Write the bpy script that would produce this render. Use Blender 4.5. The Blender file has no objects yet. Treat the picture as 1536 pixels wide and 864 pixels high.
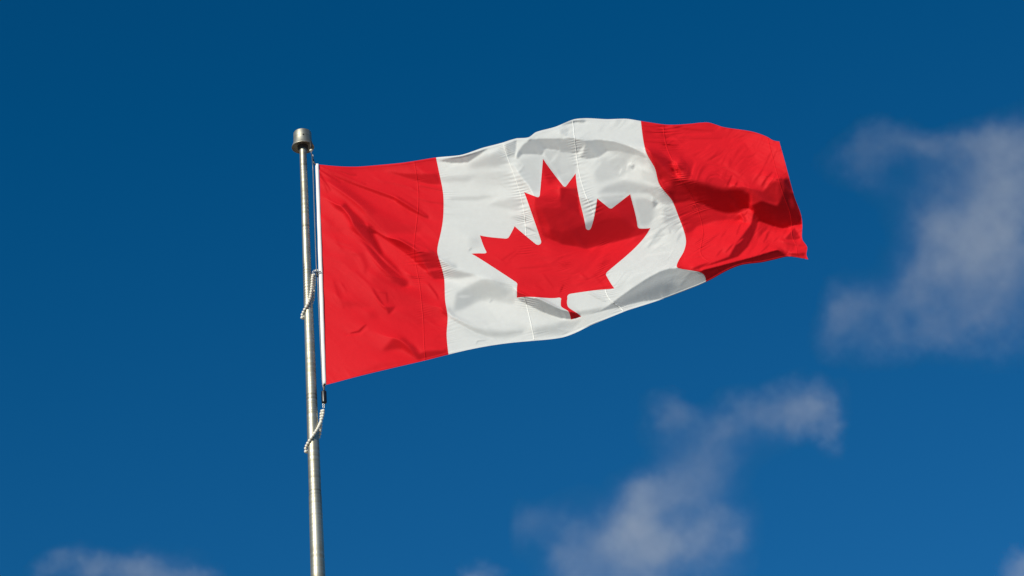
import bpy, bmesh, math, random
import numpy as np
from mathutils import Vector, Matrix
from mathutils.geometry import delaunay_2d_cdt

S = bpy.context.scene
COL = S.collection
rng = np.random.default_rng(7)
random.seed(7)

# ------------------------------------------------------------------ camera
FPX, CX, CY = 3464.0, 768.0, 432.0          # focal length and centre, in pixels of the 1536 x 864 photograph
PITCH = math.radians(31.5)
CAM = np.array([0.0, 0.0, 1.6])
POLE_Y = 13.1                               # the pole stands 13.1 m in front of the camera
FWD = np.array([0, math.cos(PITCH), math.sin(PITCH)])
R0 = np.array([1.0, 0, 0]); U0 = np.array([0, -math.sin(PITCH), math.cos(PITCH)])

def basis(roll):
    return math.cos(roll)*R0 + math.sin(roll)*U0, -math.sin(roll)*R0 + math.cos(roll)*U0

def project(p, roll):
    R, U = basis(roll); d = np.asarray(p, float) - CAM; w = d @ FWD
    return np.array([CX + FPX*(d @ R)/w, CY - FPX*(d @ U)/w])

def ray_point(px, py, y, roll):
    R, U = basis(roll)
    px = np.asarray(px, float)[..., None]; py = np.asarray(py, float)[..., None]
    d = FWD + R*(px-CX)/FPX - U*(py-CY)/FPX
    return CAM + d*(np.asarray(y, float)[..., None]/d[..., 1:2])

def pole_err(roll):                          # handheld tilt: makes the upright pole lean as it does in the photo
    p = ray_point(454.5, 225, POLE_Y, roll)
    lo, hi = 0.0, p[2]
    for _ in range(60):
        m = (lo+hi)/2
        if project([p[0], p[1], m], roll)[1] > 864: lo = m
        else: hi = m
    return project([p[0], p[1], lo], roll)[0] - 477.1
a, b = math.radians(-15), math.radians(15)
fa = pole_err(a)
for _ in range(60):
    m = (a+b)/2; fm = pole_err(m)
    if (fm > 0) == (fa > 0): a, fa = m, fm
    else: b = m
ROLL = (a+b)/2
CAM_R, CAM_U = basis(ROLL)

def P(px, py, dy=0.0):
    return ray_point(px, py, POLE_Y + np.asarray(dy, float), ROLL)

cam_data = bpy.data.cameras.new('camera'); cam = bpy.data.objects.new('camera', cam_data); COL.objects.link(cam)
cam_data.sensor_width = 36.0; cam_data.lens = 36.0*FPX/1536.0
cam_data.clip_start = 0.1; cam_data.clip_end = 20000
m3 = np.stack([CAM_R, CAM_U, -FWD], axis=1)
cam.matrix_world = Matrix.Translation(Vector(CAM)) @ Matrix(m3.tolist()).to_4x4()
S.camera = cam

# ------------------------------------------------------------------ sky and sun
SUN_EL, SUN_AZ = math.radians(25), math.radians(31)      # behind the camera and to its left
LDIR = np.array([-math.sin(SUN_AZ)*math.cos(SUN_EL), -math.cos(SUN_AZ)*math.cos(SUN_EL), math.sin(SUN_EL)])

world = bpy.data.worlds.new('World'); S.world = world; world.use_nodes = True
nt = world.node_tree; nt.nodes.clear()
out = nt.nodes.new('ShaderNodeOutputWorld'); bg = nt.nodes.new('ShaderNodeBackground')
sky = nt.nodes.new('ShaderNodeTexSky'); sky.sky_type = 'NISHITA'; sky.sun_disc = False
sky.sun_elevation = SUN_EL; sky.sun_rotation = math.atan2(LDIR[0], LDIR[1])
sky.altitude = 300; sky.air_density = 1.0; sky.dust_density = 0.3; sky.ozone_density = 3.0
tint = nt.nodes.new('ShaderNodeMix'); tint.data_type = 'RGBA'; tint.blend_type = 'MULTIPLY'
tint.inputs[0].default_value = 1.0; tint.inputs[7].default_value = (0.032, 0.515, 0.79, 1)   # polarised: the red of the blue sky is cut
bg.inputs['Strength'].default_value = 0.1
nt.links.new(sky.outputs[0], tint.inputs[6]); pol = nt.nodes.new('ShaderNodeVectorMath'); pol.operation = 'MULTIPLY_ADD'; pol.inputs[1].default_value = (5.0, 1.0, 1.0); pol.inputs[2].default_value = (-0.112, 0.0, 0.0)
low = nt.nodes.new('ShaderNodeVectorMath'); low.operation = 'MAXIMUM'; low.inputs[1].default_value = (0.006, 0.0, 0.0)
nt.links.new(tint.outputs[2], pol.inputs[0]); nt.links.new(pol.outputs[0], low.inputs[0]); nt.links.new(low.outputs[0], bg.inputs[0]); nt.links.new(bg.outputs[0], out.inputs[0])

sd = bpy.data.lights.new('sun', 'SUN'); sd.energy = 4.4; sd.angle = math.radians(0.5); sd.color = (1.0, 0.94, 0.80)
sun = bpy.data.objects.new('sun', sd); COL.objects.link(sun)
sun.rotation_euler = Vector((-LDIR).tolist()).to_track_quat('-Z', 'Y').to_euler()

S.view_settings.view_transform = 'Standard'; S.view_settings.look = 'None'
S.view_settings.exposure = 0.0; S.view_settings.gamma = 1.0; S.view_settings.use_curve_mapping = False
S.cycles.volume_bounces = 1; S.cycles.max_bounces = 8; S.cycles.transparent_max_bounces = 12
S.cycles.use_denoising = True

# ------------------------------------------------------------------ helpers
def link(name, me, mat, parent=None):
    o = bpy.data.objects.new(name, me); COL.objects.link(o)
    if mat is not None: me.materials.append(mat)
    if parent is not None:
        o.parent = parent; o.matrix_parent_inverse = Matrix.Identity(4)
    return o

def thing(name, label, cat, loc, group=None):
    o = bpy.data.objects.new(name, None); COL.objects.link(o); o.location = Vector(loc)
    o.empty_display_size = 0.1
    return tag(o, label, cat, group)

def tag(o, label, cat, group=None):
    o['label'] = label; o['category'] = cat
    if group: o['group'] = group
    return o

def mesh_np(name, V, F, smooth=True):
    """V (n,3) floats, F list/array of equal-length faces."""
    F = np.asarray(F, np.int32); k = F.shape[1]
    me = bpy.data.meshes.new(name)
    me.vertices.add(len(V)); me.vertices.foreach_set('co', np.asarray(V, np.float32).ravel())
    me.loops.add(F.size); me.loops.foreach_set('vertex_index', F.ravel())
    me.polygons.add(len(F)); me.polygons.foreach_set('loop_start', np.arange(0, F.size, k, dtype=np.int32))
    me.polygons.foreach_set('use_smooth', np.full(len(F), smooth))
    me.update(calc_edges=True); me.validate()
    return me

def lathe(profile, seg=48):
    """profile: (r, z) pairs; smooth-shaded surface of revolution about z, with sharp corners where the profile repeats a point."""
    V, F = [], []
    for r, z in profile:
        for k in range(seg):
            t = 2*math.pi*k/seg; V.append((r*math.cos(t), r*math.sin(t), z))
    for i in range(len(profile)-1):
        if profile[i] == profile[i+1]: continue
        for k in range(seg):
            F.append((i*seg+k, i*seg+(k+1) % seg, (i+1)*seg+(k+1) % seg, (i+1)*seg+k))
    return V, F

def tube(path, r, seg=10, closed=False):
    path = [Vector(p) for p in path]; n = len(path); V, F = [], []
    prev = None
    for i, p in enumerate(path):
        if closed: t = (path[(i+1) % n]-path[i-1])
        else: t = path[min(i+1, n-1)]-path[max(i-1, 0)]
        t.normalize()
        if prev is None: prev = t.orthogonal().normalized()
        a_ = (prev - t*prev.dot(t)).normalized(); b_ = t.cross(a_); prev = a_
        rr = r[i] if hasattr(r, '__len__') else r
        for k in range(seg):
            th = 2*math.pi*k/seg; V.append(tuple(p + a_*(rr*math.cos(th)) + b_*(rr*math.sin(th))))
    for i in range(n if closed else n-1):
        j = (i+1) % n
        for k in range(seg):
            F.append((i*seg+k, i*seg+(k+1) % seg, j*seg+(k+1) % seg, j*seg+k))
    if not closed:                                    # cap the ends with a point each
        for i, e in ((0, 0), (n-1, 1)):
            c = len(V); V.append(tuple(path[i]))
            for k in range(seg):
                a1, b1 = i*seg+k, i*seg+(k+1) % seg
                F.append((b1, a1, c, c) if not e else (a1, b1, c, c))
    F4 = []
    return V, F

def poly_mesh(name, V, F, smooth=True):
    me = bpy.data.meshes.new(name)
    me.from_pydata([tuple(v) for v in V], [], [tuple(dict.fromkeys(f)) for f in F])
    me.polygons.foreach_set('use_smooth', [smooth]*len(me.polygons)); me.update()
    return me

def offset(V, o):
    return [(v[0]-o[0], v[1]-o[1], v[2]-o[2]) for v in V]

def new_mat(name):
    m = bpy.data.materials.new(name); m.use_nodes = True
    n = m.node_tree; n.nodes.clear()
    o = n.nodes.new('ShaderNodeOutputMaterial')
    return m, n, o

def N(n, kind, **kw):
    x = n.nodes.new(kind)
    for k, v in kw.items(): setattr(x, k, v)
    return x

def ramp(n, stops):
    r = n.nodes.new('ShaderNodeValToRGB')
    while len(r.color_ramp.elements) < len(stops): r.color_ramp.elements.new(0.5)
    for e, (p, c) in zip(r.color_ramp.elements, stops):
        e.position = p; e.color = (*c, 1) if len(c) == 3 else c
    return r

def simple_mat(name, base, rough=0.5, metal=0.0, vary=0.12, scale=40.0, bump=0.0):
    m, n, o = new_mat(name)
    p = N(n, 'ShaderNodeBsdfPrincipled'); p.inputs['Roughness'].default_value = rough; p.inputs['Metallic'].default_value = metal
    tc = N(n, 'ShaderNodeTexCoord'); nz = N(n, 'ShaderNodeTexNoise'); nz.inputs['Scale'].default_value = scale; nz.inputs['Detail'].default_value = 5
    r = ramp(n, [(0.3, tuple(c*(1-vary) for c in base)), (0.7, tuple(min(1, c*(1+vary)) for c in base))])
    n.links.new(tc.outputs['Object'], nz.inputs['Vector']); n.links.new(nz.outputs[0], r.inputs[0]); n.links.new(r.outputs[0], p.inputs['Base Color'])
    if bump:
        b_ = N(n, 'ShaderNodeBump'); b_.inputs['Strength'].default_value = bump; b_.inputs['Distance'].default_value = 0.004
        n.links.new(nz.outputs[0], b_.inputs['Height']); n.links.new(b_.outputs[0], p.inputs['Normal'])
    n.links.new(p.outputs[0], o.inputs[0])
    return m

def cloth_mat(name, base, through, trans=0.25, sheen=0.35):
    """Thin woven nylon: diffuse, light coming through from behind, a weak broad sheen and a fine crumple."""
    m, n, o = new_mat(name)
    tc = N(n, 'ShaderNodeTexCoord')
    n1 = N(n, 'ShaderNodeTexNoise'); n1.inputs['Scale'].default_value = 7; n1.inputs['Detail'].default_value = 6; n1.inputs['Distortion'].default_value = 0.6
    n2 = N(n, 'ShaderNodeTexNoise'); n2.inputs['Scale'].default_value = 30; n2.inputs['Detail'].default_value = 3
    for q in (n1, n2): n.links.new(tc.outputs['Object'], q.inputs['Vector'])
    add = N(n, 'ShaderNodeMath', operation='MULTIPLY_ADD'); add.inputs[1].default_value = 0.25
    n.links.new(n2.outputs[0], add.inputs[0]); n.links.new(n1.outputs[0], add.inputs[2])
    b_ = N(n, 'ShaderNodeBump'); b_.inputs['Strength'].default_value = 0.10; b_.inputs['Distance'].default_value = 0.02
    n.links.new(add.outputs[0], b_.inputs['Height'])
    r = ramp(n, [(0.25, tuple(c*0.955 for c in base)), (0.75, base)])
    n.links.new(n2.outputs[0], r.inputs[0])
    p = N(n, 'ShaderNodeBsdfPrincipled'); p.inputs['Roughness'].default_value = 0.62; p.inputs['Specular IOR Level'].default_value = sheen
    t = N(n, 'ShaderNodeBsdfTranslucent'); t.inputs[0].default_value = (*through, 1)
    mx = N(n, 'ShaderNodeMixShader'); mx.inputs[0].default_value = trans
    n.links.new(r.outputs[0], p.inputs['Base Color']); n.links.new(b_.outputs[0], p.inputs['Normal'])
    n.links.new(p.outputs[0], mx.inputs[1]); n.links.new(t.outputs[0], mx.inputs[2]); n.links.new(mx.outputs[0], o.inputs[0])
    return m

def pole_mat():
    """Weathered brushed aluminium: fine rings round the shaft, streaks running down, darker grime."""
    m, n, o = new_mat('aluminium')
    p = N(n, 'ShaderNodeBsdfPrincipled'); p.inputs['Metallic'].default_value = 0.85
    tc = N(n, 'ShaderNodeTexCoord')
    mp = N(n, 'ShaderNodeMapping'); mp.inputs['Scale'].default_value = (3, 3, 45); n.links.new(tc.outputs['Object'], mp.inputs[0])
    rings = N(n, 'ShaderNodeTexNoise'); rings.inputs['Scale'].default_value = 1.0; rings.inputs['Detail'].default_value = 4; n.links.new(mp.outputs[0], rings.inputs[0])
    mp2 = N(n, 'ShaderNodeMapping'); mp2.inputs['Scale'].default_value = (30, 30, 1.6); n.links.new(tc.outputs['Object'], mp2.inputs[0])
    streak = N(n, 'ShaderNodeTexNoise'); streak.inputs['Scale'].default_value = 1.0; streak.inputs['Detail'].default_value = 5; n.links.new(mp2.outputs[0], streak.inputs[0])
    mixf = N(n, 'ShaderNodeMath', operation='ADD'); n.links.new(rings.outputs[0], mixf.inputs[0]); n.links.new(streak.outputs[0], mixf.inputs[1])
    r = ramp(n, [(0.60, (0.25, 0.232, 0.185)), (0.93, (0.43, 0.405, 0.335)), (1.0, (0.49, 0.468, 0.40))])
    hv = N(n, 'ShaderNodeMath', operation='MULTIPLY'); hv.inputs[1].default_value = 0.9
    n.links.new(mixf.outputs[0], hv.inputs[0]); n.links.new(hv.outputs[0], r.inputs[0])
    wear = N(n, 'ShaderNodeAttribute', attribute_name='wear'); mw = N(n, 'ShaderNodeMix', data_type='RGBA', blend_type='MULTIPLY')
    mw.inputs[0].default_value = 1.0
    n.links.new(r.outputs[0], mw.inputs[6]); n.links.new(wear.outputs['Color'], mw.inputs[7]); n.links.new(mw.outputs[2], p.inputs['Base Color'])
    rr = N(n, 'ShaderNodeMapRange'); rr.inputs[1].default_value = 0.3; rr.inputs[2].default_value = 0.7; rr.inputs[3].default_value = 0.56; rr.inputs[4].default_value = 0.46
    n.links.new(rings.outputs[0], rr.inputs[0]); n.links.new(rr.outputs[0], p.inputs['Roughness'])
    b_ = N(n, 'ShaderNodeBump'); b_.inputs['Strength'].default_value = 0.25; b_.inputs['Distance'].default_value = 0.003
    n.links.new(rings.outputs[0], b_.inputs['Height']); n.links.new(b_.outputs[0], p.inputs['Normal'])
    n.links.new(p.outputs[0], o.inputs[0])
    return m

M_alu = pole_mat()
M_red = cloth_mat('red_nylon', (0.765, 0.013, 0.022), (0.80, 0.008, 0.010), 0.18, 0.10)
M_white = cloth_mat('white_nylon', (0.75, 0.75, 0.73), (0.74, 0.72, 0.70), 0.20, 0.12)
M_head = simple_mat('white_canvas', (0.86, 0.85, 0.83), 0.8, vary=0.03, scale=60)
M_black = simple_mat('black_rubber', (0.012, 0.012, 0.014), 0.35, vary=0.3)
M_bead = simple_mat('cream_plastic', (0.78, 0.74, 0.64), 0.35, vary=0.06)
M_steel = simple_mat('steel', (0.42, 0.42, 0.41), 0.4, metal=1.0, vary=0.15)
M_cable = simple_mat('coated_cable', (0.10, 0.11, 0.14), 0.3, vary=0.2)
M_rope = simple_mat('braided_cord', (0.30, 0.29, 0.27), 0.7, vary=0.2)
M_cream = simple_mat('nylon_sheave', (0.75, 0.68, 0.52), 0.4, vary=0.05)
M_dark = simple_mat('dark_bearing', (0.02, 0.02, 0.02), 0.6, vary=0.1)
M_conc = simple_mat('concrete', (0.26, 0.22, 0.165), 0.9, vary=0.2, scale=0.8, bump=0.3)

# ------------------------------------------------------------------ ground (below the picture; the pole stands on it)
gv = [(0, 0, 0)]; gf = []
rings_ = [4, 20, 100, 500, 2500, 9000]
for r in rings_:
    for k in range(64): gv.append((r*math.cos(2*math.pi*k/64), POLE_Y + r*math.sin(2*math.pi*k/64), 0))
gv[0] = (0, POLE_Y, 0)
for k in range(64): gf.append((0, 1+k, 1+(k+1) % 64))
for i in range(len(rings_)-1):
    for k in range(64):
        gf.append((1+i*64+k, 1+(i+1)*64+k, 1+(i+1)*64+(k+1) % 64, 1+i*64+(k+1) % 64))
ground = link('ground', poly_mesh('ground', gv, gf, False), M_conc); ground['kind'] = 'structure'

# ------------------------------------------------------------------ flagpole
pole_top = P(454.5, 225.0); PX = float(pole_top[0])
BASE = (PX, POLE_Y, 0.0)
def pole_z(py):                               # height of the pole axis at image row py
    lo, hi = 0.0, 30.0
    for _ in range(50):
        m_ = (lo+hi)/2
        if project([PX, POLE_Y, m_], ROLL)[1] > py: lo = m_
        else: hi = m_
    return lo
def mpp(z):                                   # metres per photo pixel at the pole, height z
    d = np.array([PX, POLE_Y, z]) - CAM
    return float(d @ FWD)/FPX
RADII = [(215, 5.25), (225, 5.3), (340, 5.85), (500, 7.25), (600, 8.25), (690, 9.1), (742, 9.3), (864, 10.7)]
prof = [(rp*mpp(pole_z(y)), pole_z(y)) for y, rp in RADII]
JOINT_Z = pole_z(743)
def pole_r(z):
    zs = [q[1] for q in prof][::-1]; rs = [q[0] for q in prof][::-1]
    if z < zs[0]: return rs[0] + (zs[0]-z)*0.0035
    return float(np.interp(z, zs, rs))

pole = thing('flagpole', 'tall weathered aluminium flagpole with a round cap, holding up the flag', 'flagpole', BASE)
zt = pole_z(216)
def add_wear(me, fn):
    co = np.empty(len(me.vertices)*3, np.float32); me.vertices.foreach_get('co', co); co = co.reshape(-1, 3)
    a_ = me.color_attributes.new('wear', 'FLOAT_COLOR', 'POINT'); w_ = fn(co)
    a_.data.foreach_set('color', np.stack([w_, w_, w_*0.97, np.ones(len(w_))], 1).astype(np.float32).ravel())
def shaft_wear(co):
    # scuffs where the bead rings rub, turned rings, grime above the joint
    z = co[:, 2]; th = np.arctan2(co[:, 1], co[:, 0]); w_ = np.ones(len(z)); r_ = np.random.default_rng(5)
    def band(ya, yb, depth, pitch, soft=0.05):
        a_, b_ = pole_z(yb), pole_z(ya); env = np.clip((z-a_)/soft, 0, 1)*np.clip((b_-z)/soft, 0, 1)
        return env*depth*(0.5+0.5*np.sin(2*math.pi*z/pitch + 1.5*np.sin(z*37)))*(0.7+0.3*np.sin(2*th+z*9))
    w_ -= band(392, 458, 0.45, 0.020); w_ -= band(590, 628, 0.30, 0.017); w_ -= band(332, 352, 0.25, 0.03); w_ -= band(690, 742, 0.22, 0.31, 0.15)
    for y in (341, 594, 599, 738, 744): w_ -= 0.38*np.exp(-((z-pole_z(y))/0.005)**2)
    for _ in range(26):
        zc, tc, hh, ww, dd = r_.uniform(pole_z(800), zt), r_.uniform(-3, 0), r_.uniform(0.02, 0.16), r_.uniform(0.08, 0.4), r_.uniform(0.1, 0.35)
        w_ -= dd*np.exp(-((z-zc)/hh)**2-((th-tc)/ww)**2)
    for y in np.linspace(232, 250, 8): w_ -= 0.5*np.exp(-((z-pole_z(y))/0.006)**2-((th+1.0)/0.35)**2)     # dark scuffs near the top
    return np.clip(w_, 0.25, 1)
zs = np.linspace(JOINT_Z, zt, 900)
V, F = lathe([(pole_r(z), z) for z in zs], 40); me = poly_mesh('upper_shaft', V, F); add_wear(me, shaft_wear); link('upper_shaft', me, M_alu, pole)
zs = np.linspace(0.0, JOINT_Z-0.012, 50)
pr = [(pole_r(z)+0.0015, z) for z in zs]; pr += [pr[-1], (pole_r(JOINT_Z)+0.0003, JOINT_Z-0.002), (pole_r(JOINT_Z)+0.0003, JOINT_Z+0.004)]
V, F = lathe(pr); me = poly_mesh('lower_shaft', V, F); add_wear(me, shaft_wear); link('lower_shaft', me, M_alu, pole)
V, F = lathe([(0.30, 0.0), (0.30, 0.03), (0.30, 0.03), (0.20, 0.06), (0.15, 0.16), (0.10, 0.20), (0.06, 0.20)])
me = poly_mesh('base_collar', V, F); add_wear(me, lambda co: np.ones(len(co))); link('base_collar', me, M_alu, pole)

zb = pole_z(221.3); ztop = pole_z(200.0); s_ = mpp(zb)
r1, r2, r3 = 13.5*s_, 14.2*s_, 16.8*s_
h_ = ztop-zb
capp = [(0.0005, ztop+0.004), (r1*0.9, ztop+0.003), (r1*0.97, ztop), (r1*0.97, ztop), (r1, ztop-0.006), (r1*1.01, zb+h_*0.55), (r2, zb+h_*0.30),
        (r3*0.985, zb+0.006), (r3, zb+0.002), (r3, zb), (r3, zb), (r3*0.94, zb-0.002), (r3*0.94, zb-0.002), (r3*0.92, zb+0.006), (pole_r(zb)*1.5, zb+0.008)]
V, F = lathe(capp, 64); me = poly_mesh('cap', V, F); add_wear(me, lambda co: np.clip(0.95+0.1*np.sin(co[:, 2]*300)*np.sin(np.arctan2(co[:, 1], co[:, 0])*3), 0.5, 1)); cap = link('cap', me, M_alu, pole)
V, F = lathe([(pole_r(zb)*1.55, zb+0.01), (pole_r(zb)*1.45, zb-0.012), (pole_r(zb)*1.0, zb-0.016)], 40)
link('bearing', poly_mesh('bearing', V, F), M_dark, pole)
bm = bmesh.new(); bmesh.ops.create_uvsphere(bm, u_segments=12, v_segments=8, radius=0.006)
me = bpy.data.meshes.new('screw'); bm.to_mesh(me); bm.free()
sc_p = P(456.4, 206.0); ang = math.asin(max(-1, min(1, (sc_p[0]-PX)/r1)))
scr = link('screw', me, M_dark, cap); scr.location = (r1*math.sin(ang), -r1*math.cos(ang)*1.0, pole_z(206.0)-0.02)
# pulley wheel hanging under the cap's rim
pu = P(466.6, 225.6, -0.05) - np.array(BASE)
bm = bmesh.new(); bmesh.ops.create_uvsphere(bm, u_segments=20, v_segments=12, radius=0.0115)
bmesh.ops.scale(bm, vec=(1, 1, 0.8), verts=bm.verts)
me = bpy.data.meshes.new('pulley'); bm.to_mesh(me); bm.free(); me.polygons.foreach_set('use_smooth', [True]*len(me.polygons))
pl = link('pulley', me, M_cream, cap); pl.location = tuple(pu)
V, F = tube([(pu[0], pu[1], pu[2]+0.004), (pu[0], pu[1], zb+0.01)], 0.007); link('pulley_bracket', poly_mesh('pulley_bracket', V, F), M_dark, cap)

# ------------------------------------------------------------------ the flag's drawing: where each point of the cloth lies in the picture
LM = []   # (u, v, px, py)
def lm(u, v, x, y): LM.append((u, v, x, y))
# leaf
for X, Y, x, y in [(4800,400,814.5,238),(4050,890,786,288),(4422,1065,807.7,293.7),(5550,890,863.5,260),(5178,1065,847,278.5),(4198,1970,808,364.3),
    (5402,1970,882.5,341.5),(3720,1545,771.8,339.3),(5880,1545,896,297.7),(3575,1812,760.4,356.7),(6020,1812,915.5,311.7),(3000,1715,719.8,353),
    (6600,1715,945.4,291.3),(3165,2327,727.5,379),(6432,2327,958.3,340.6),(2940,2465,707,380.7),(6660,2465,975.5,342),(3885,3265,774.2,425),
    (5715,3265,910.5,410.5),(3785,3620,775.2,446.5),(5815,3620,921.7,432.6),(4644,3469,836.5,446.6),(4752,3575,841.2,450.2),(4956,3469,856.0,440.6),(4848,3575,851.4,446.2),(4715,4400,856.4,477.8),(4885,4400,870.5,474.0),
    (4736,3930,842.6,460.6),(4864,3930,852.9,461.2),(4728,4150,852.3,466.5),(4872,4150,861.0,467.0)]:
    lm(X/9600, Y/4800, x, y)
# hoist
for v, x, y in [(0,478.5,247),(.25,480.9,329),(.5,483.4,411.5),(.75,486.2,494),(1,489.5,577)]: lm(0, v, x, y)
# colour boundary at the hoist side
bl = [(654,236.2),(658.9,259.6),(664.8,291),(665.4,313),(663,340),(656,378),(660.7,395.5),(666.3,417.8),(667.8,451),(671.5,475),(670,500),(672.8,531.7)]
def along(u, pts, va=0.0, vb=1.0, skip=()):
    d = [0.0]
    for i in range(1, len(pts)): d.append(d[-1]+math.dist(pts[i], pts[i-1]))
    for i, p in enumerate(pts):
        if i not in skip: lm(u, va+(vb-va)*d[i]/d[-1], *p)
along(.25, bl)
br = [(961.3,181.5),(964.8,209.6),(970,230.4),(982.5,253),(988.75,276),(1007.5,300),(1017.5,324),(1026,347),(1029,362),(1025,378.5),(1015.5,396.5)]
along(.75, br, 0, .83)
lm(.75, .862, 1018, 402.3); lm(.75, .905, 1047, 407.5); lm(.75, 1, 1059, 423)
# top edge
def edge(v, pts, ua, ub, a_=True, b_=True):
    d = [0.0]
    for i in range(1, len(pts)): d.append(d[-1]+math.dist(pts[i], pts[i-1]))
    for i, p in enumerate(pts):
        if (i == 0 and not a_) or (i == len(pts)-1 and not b_): continue
        lm(ua+(ub-ua)*d[i]/d[-1], v, *p)
edge(0, [(478.5,247),(501,249),(535,250),(568,247.6),(605,244),(633,239.6),(654,236.2)], 0, .25, False, False)
edge(0, [(654,236.2),(692,232.3),(723,222),(753.5,214),(775.4,207.5),(794,205.4),(802.5,199),(834,189.8),(861,179),(879.6,177.3),(911,178.8),(940,178.2),(961.3,181.5)], .25, .75, False, False)
edge(0, [(961.3,181.5),(980,184.5),(999,187),(1036.7,185.6),(1063.7,184),(1082.5,190),(1130.4,198),(1152,206),(1159.6,210.5),(1169,212.3)], .75, 1, False, True)
# fly edge
along(1.0, [(1169,212.3),(1178,245),(1184.6,270),(1193,299),(1202,324),(1203.3,342),(1203.8,360),(1210.6,370.5),(1209.6,382.6),(1212.3,389)], 0, 1, skip=(0,))
# bottom edge
edge(1, [(489.5,577),(525,567.6),(563.5,558),(600,549.3),(640,540),(672.8,531.7)], 0, .25, False, False)
edge(1, [(672.8,531.7),(700,525.3),(730,519.4),(765,514.4),(802,511),(846,505.5),(866,498),(885,488.5),(920,474),(940,466),(970,456.5),(996.7,447.5),(1030,435),(1059,423)], .25, .75, False, False)
edge(1, [(1059,423),(1083,410),(1111.7,397.7),(1142,393.7),(1165,388.5),(1182,385),(1212.3,389)], .75, 1, False, False)
# inner hoist panel, mild guidance
LM = np.array(LM)

def tps_fit(X, Y, reg=1e-6):
    n = len(X); d2 = ((X[:, None]-X[None])**2).sum(-1); K = 0.5*d2*np.log(d2+1e-12)
    Pm = np.c_[np.ones(n), X]; A = np.zeros((n+3, n+3)); A[:n, :n] = K + reg*np.eye(n); A[:n, n:] = Pm; A[n:, :n] = Pm.T
    return np.linalg.solve(A, np.r_[Y, np.zeros((3, Y.shape[1]))])
def tps_eval(X, W, Q):
    o = np.empty((len(Q), W.shape[1])); n = len(X)
    for i in range(0, len(Q), 8000):
        q = Q[i:i+8000]; d2 = ((q[:, None]-X[None])**2).sum(-1)
        o[i:i+8000] = (0.5*d2*np.log(d2+1e-12)) @ W[:n] + np.c_[np.ones(len(q)), q] @ W[n:]
    return o
ASPECT = np.array([2.0, 1.0])
_XL = LM[:, :2]*ASPECT
_W = tps_fit(_XL, LM[:, 2:])
_GU, _GV, _PAD = 480, 240, 4                  # the drawing, tabulated once and read back with cubic interpolation
_gu = np.arange(-_PAD, _GU+_PAD+1)/_GU; _gv = np.arange(-_PAD, _GV+_PAD+1)/_GV
_TAB = tps_eval(_XL, _W, np.stack(np.meshgrid(_gu, _gv), -1).reshape(-1, 2)*ASPECT).reshape(len(_gv), len(_gu), 2)
def uv_to_px(uv):
    uv = np.asarray(uv); x = np.clip(uv[:, 0]*_GU+_PAD, 1, len(_gu)-3.001); y = np.clip(uv[:, 1]*_GV+_PAD, 1, len(_gv)-3.001)
    i, j = y.astype(int), x.astype(int); ty, tx = y-i, x-j
    def w(t): return (-.5*t**3+t*t-.5*t, 1.5*t**3-2.5*t*t+1, -1.5*t**3+2*t*t+.5*t, .5*t**3-.5*t*t)
    wy, wx = w(ty), w(tx); o = 0
    for a_ in range(4):
        for b_ in range(4): o = o + (wy[a_]*wx[b_])[:, None]*_TAB[i+a_-1, j+b_-1]
    return o

# ------------------------------------------------------------------ the flag's relief: folds and creases described by how far each patch turns from the sun
X0, Y0, X1, Y1 = 464, 164, 1228, 592
OR = dict(A=(470,230), B=(470,340), C=(470,460), D=(650,200), E=(650,310), F=(650,420), G=(840,170), H=(840,280), I=(840,390), J=(1010,180), K=(1010,290))
Bm = np.full((Y1-Y0, X1-X0), 222.0)
gy, gx = np.mgrid[Y0:Y1, X0:X1]; gx = gx+0.5; gy = gy+0.5

def pts_of(crop, s):
    ox, oy = OR[crop]; q = np.array([[float(t) for t in p.split(',')] for p in s.split()])
    return q/7.2 + np.array([ox, oy])
def blur(a_, sg):
    if sg <= 0: return a_
    r = max(1, int(3*sg)); k = np.exp(-0.5*(np.arange(-r, r+1)/sg)**2); k /= k.sum()
    p = np.pad(a_, ((r, r), (0, 0)), 'edge'); a2 = sum(k[i]*p[i:i+a_.shape[0]] for i in range(2*r+1))
    p = np.pad(a2, ((0, 0), (r, r)), 'edge'); return sum(k[i]*p[:, i:i+a_.shape[1]] for i in range(2*r+1))
def fold(crop, v, f, s):
    """a patch of cloth, turned so that it takes the light v (0-255); f softens its edge (pixels)"""
    q = pts_of(crop, s)
    pad = int(4*f+4)
    xa, xb = max(0, int(q[:, 0].min()-X0)-pad), min(Bm.shape[1], int(q[:, 0].max()-X0)+pad)
    ya, yb = max(0, int(q[:, 1].min()-Y0)-pad), min(Bm.shape[0], int(q[:, 1].max()-Y0)+pad)
    x, y = gx[ya:yb, xa:xb], gy[ya:yb, xa:xb]; ins = np.zeros(x.shape, bool)
    for i in range(len(q)):
        (x1, y1), (x2, y2) = q[i-1], q[i]
        c = ((y1 > y) != (y2 > y)); ins ^= c & (x < (x2-x1)*(y-y1)/((y2-y1) or 1e-9)+x1)
    m_ = blur(ins.astype(float), f*0.6)
    Bm[ya:yb, xa:xb] += (v-Bm[ya:yb, xa:xb])*m_
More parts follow.
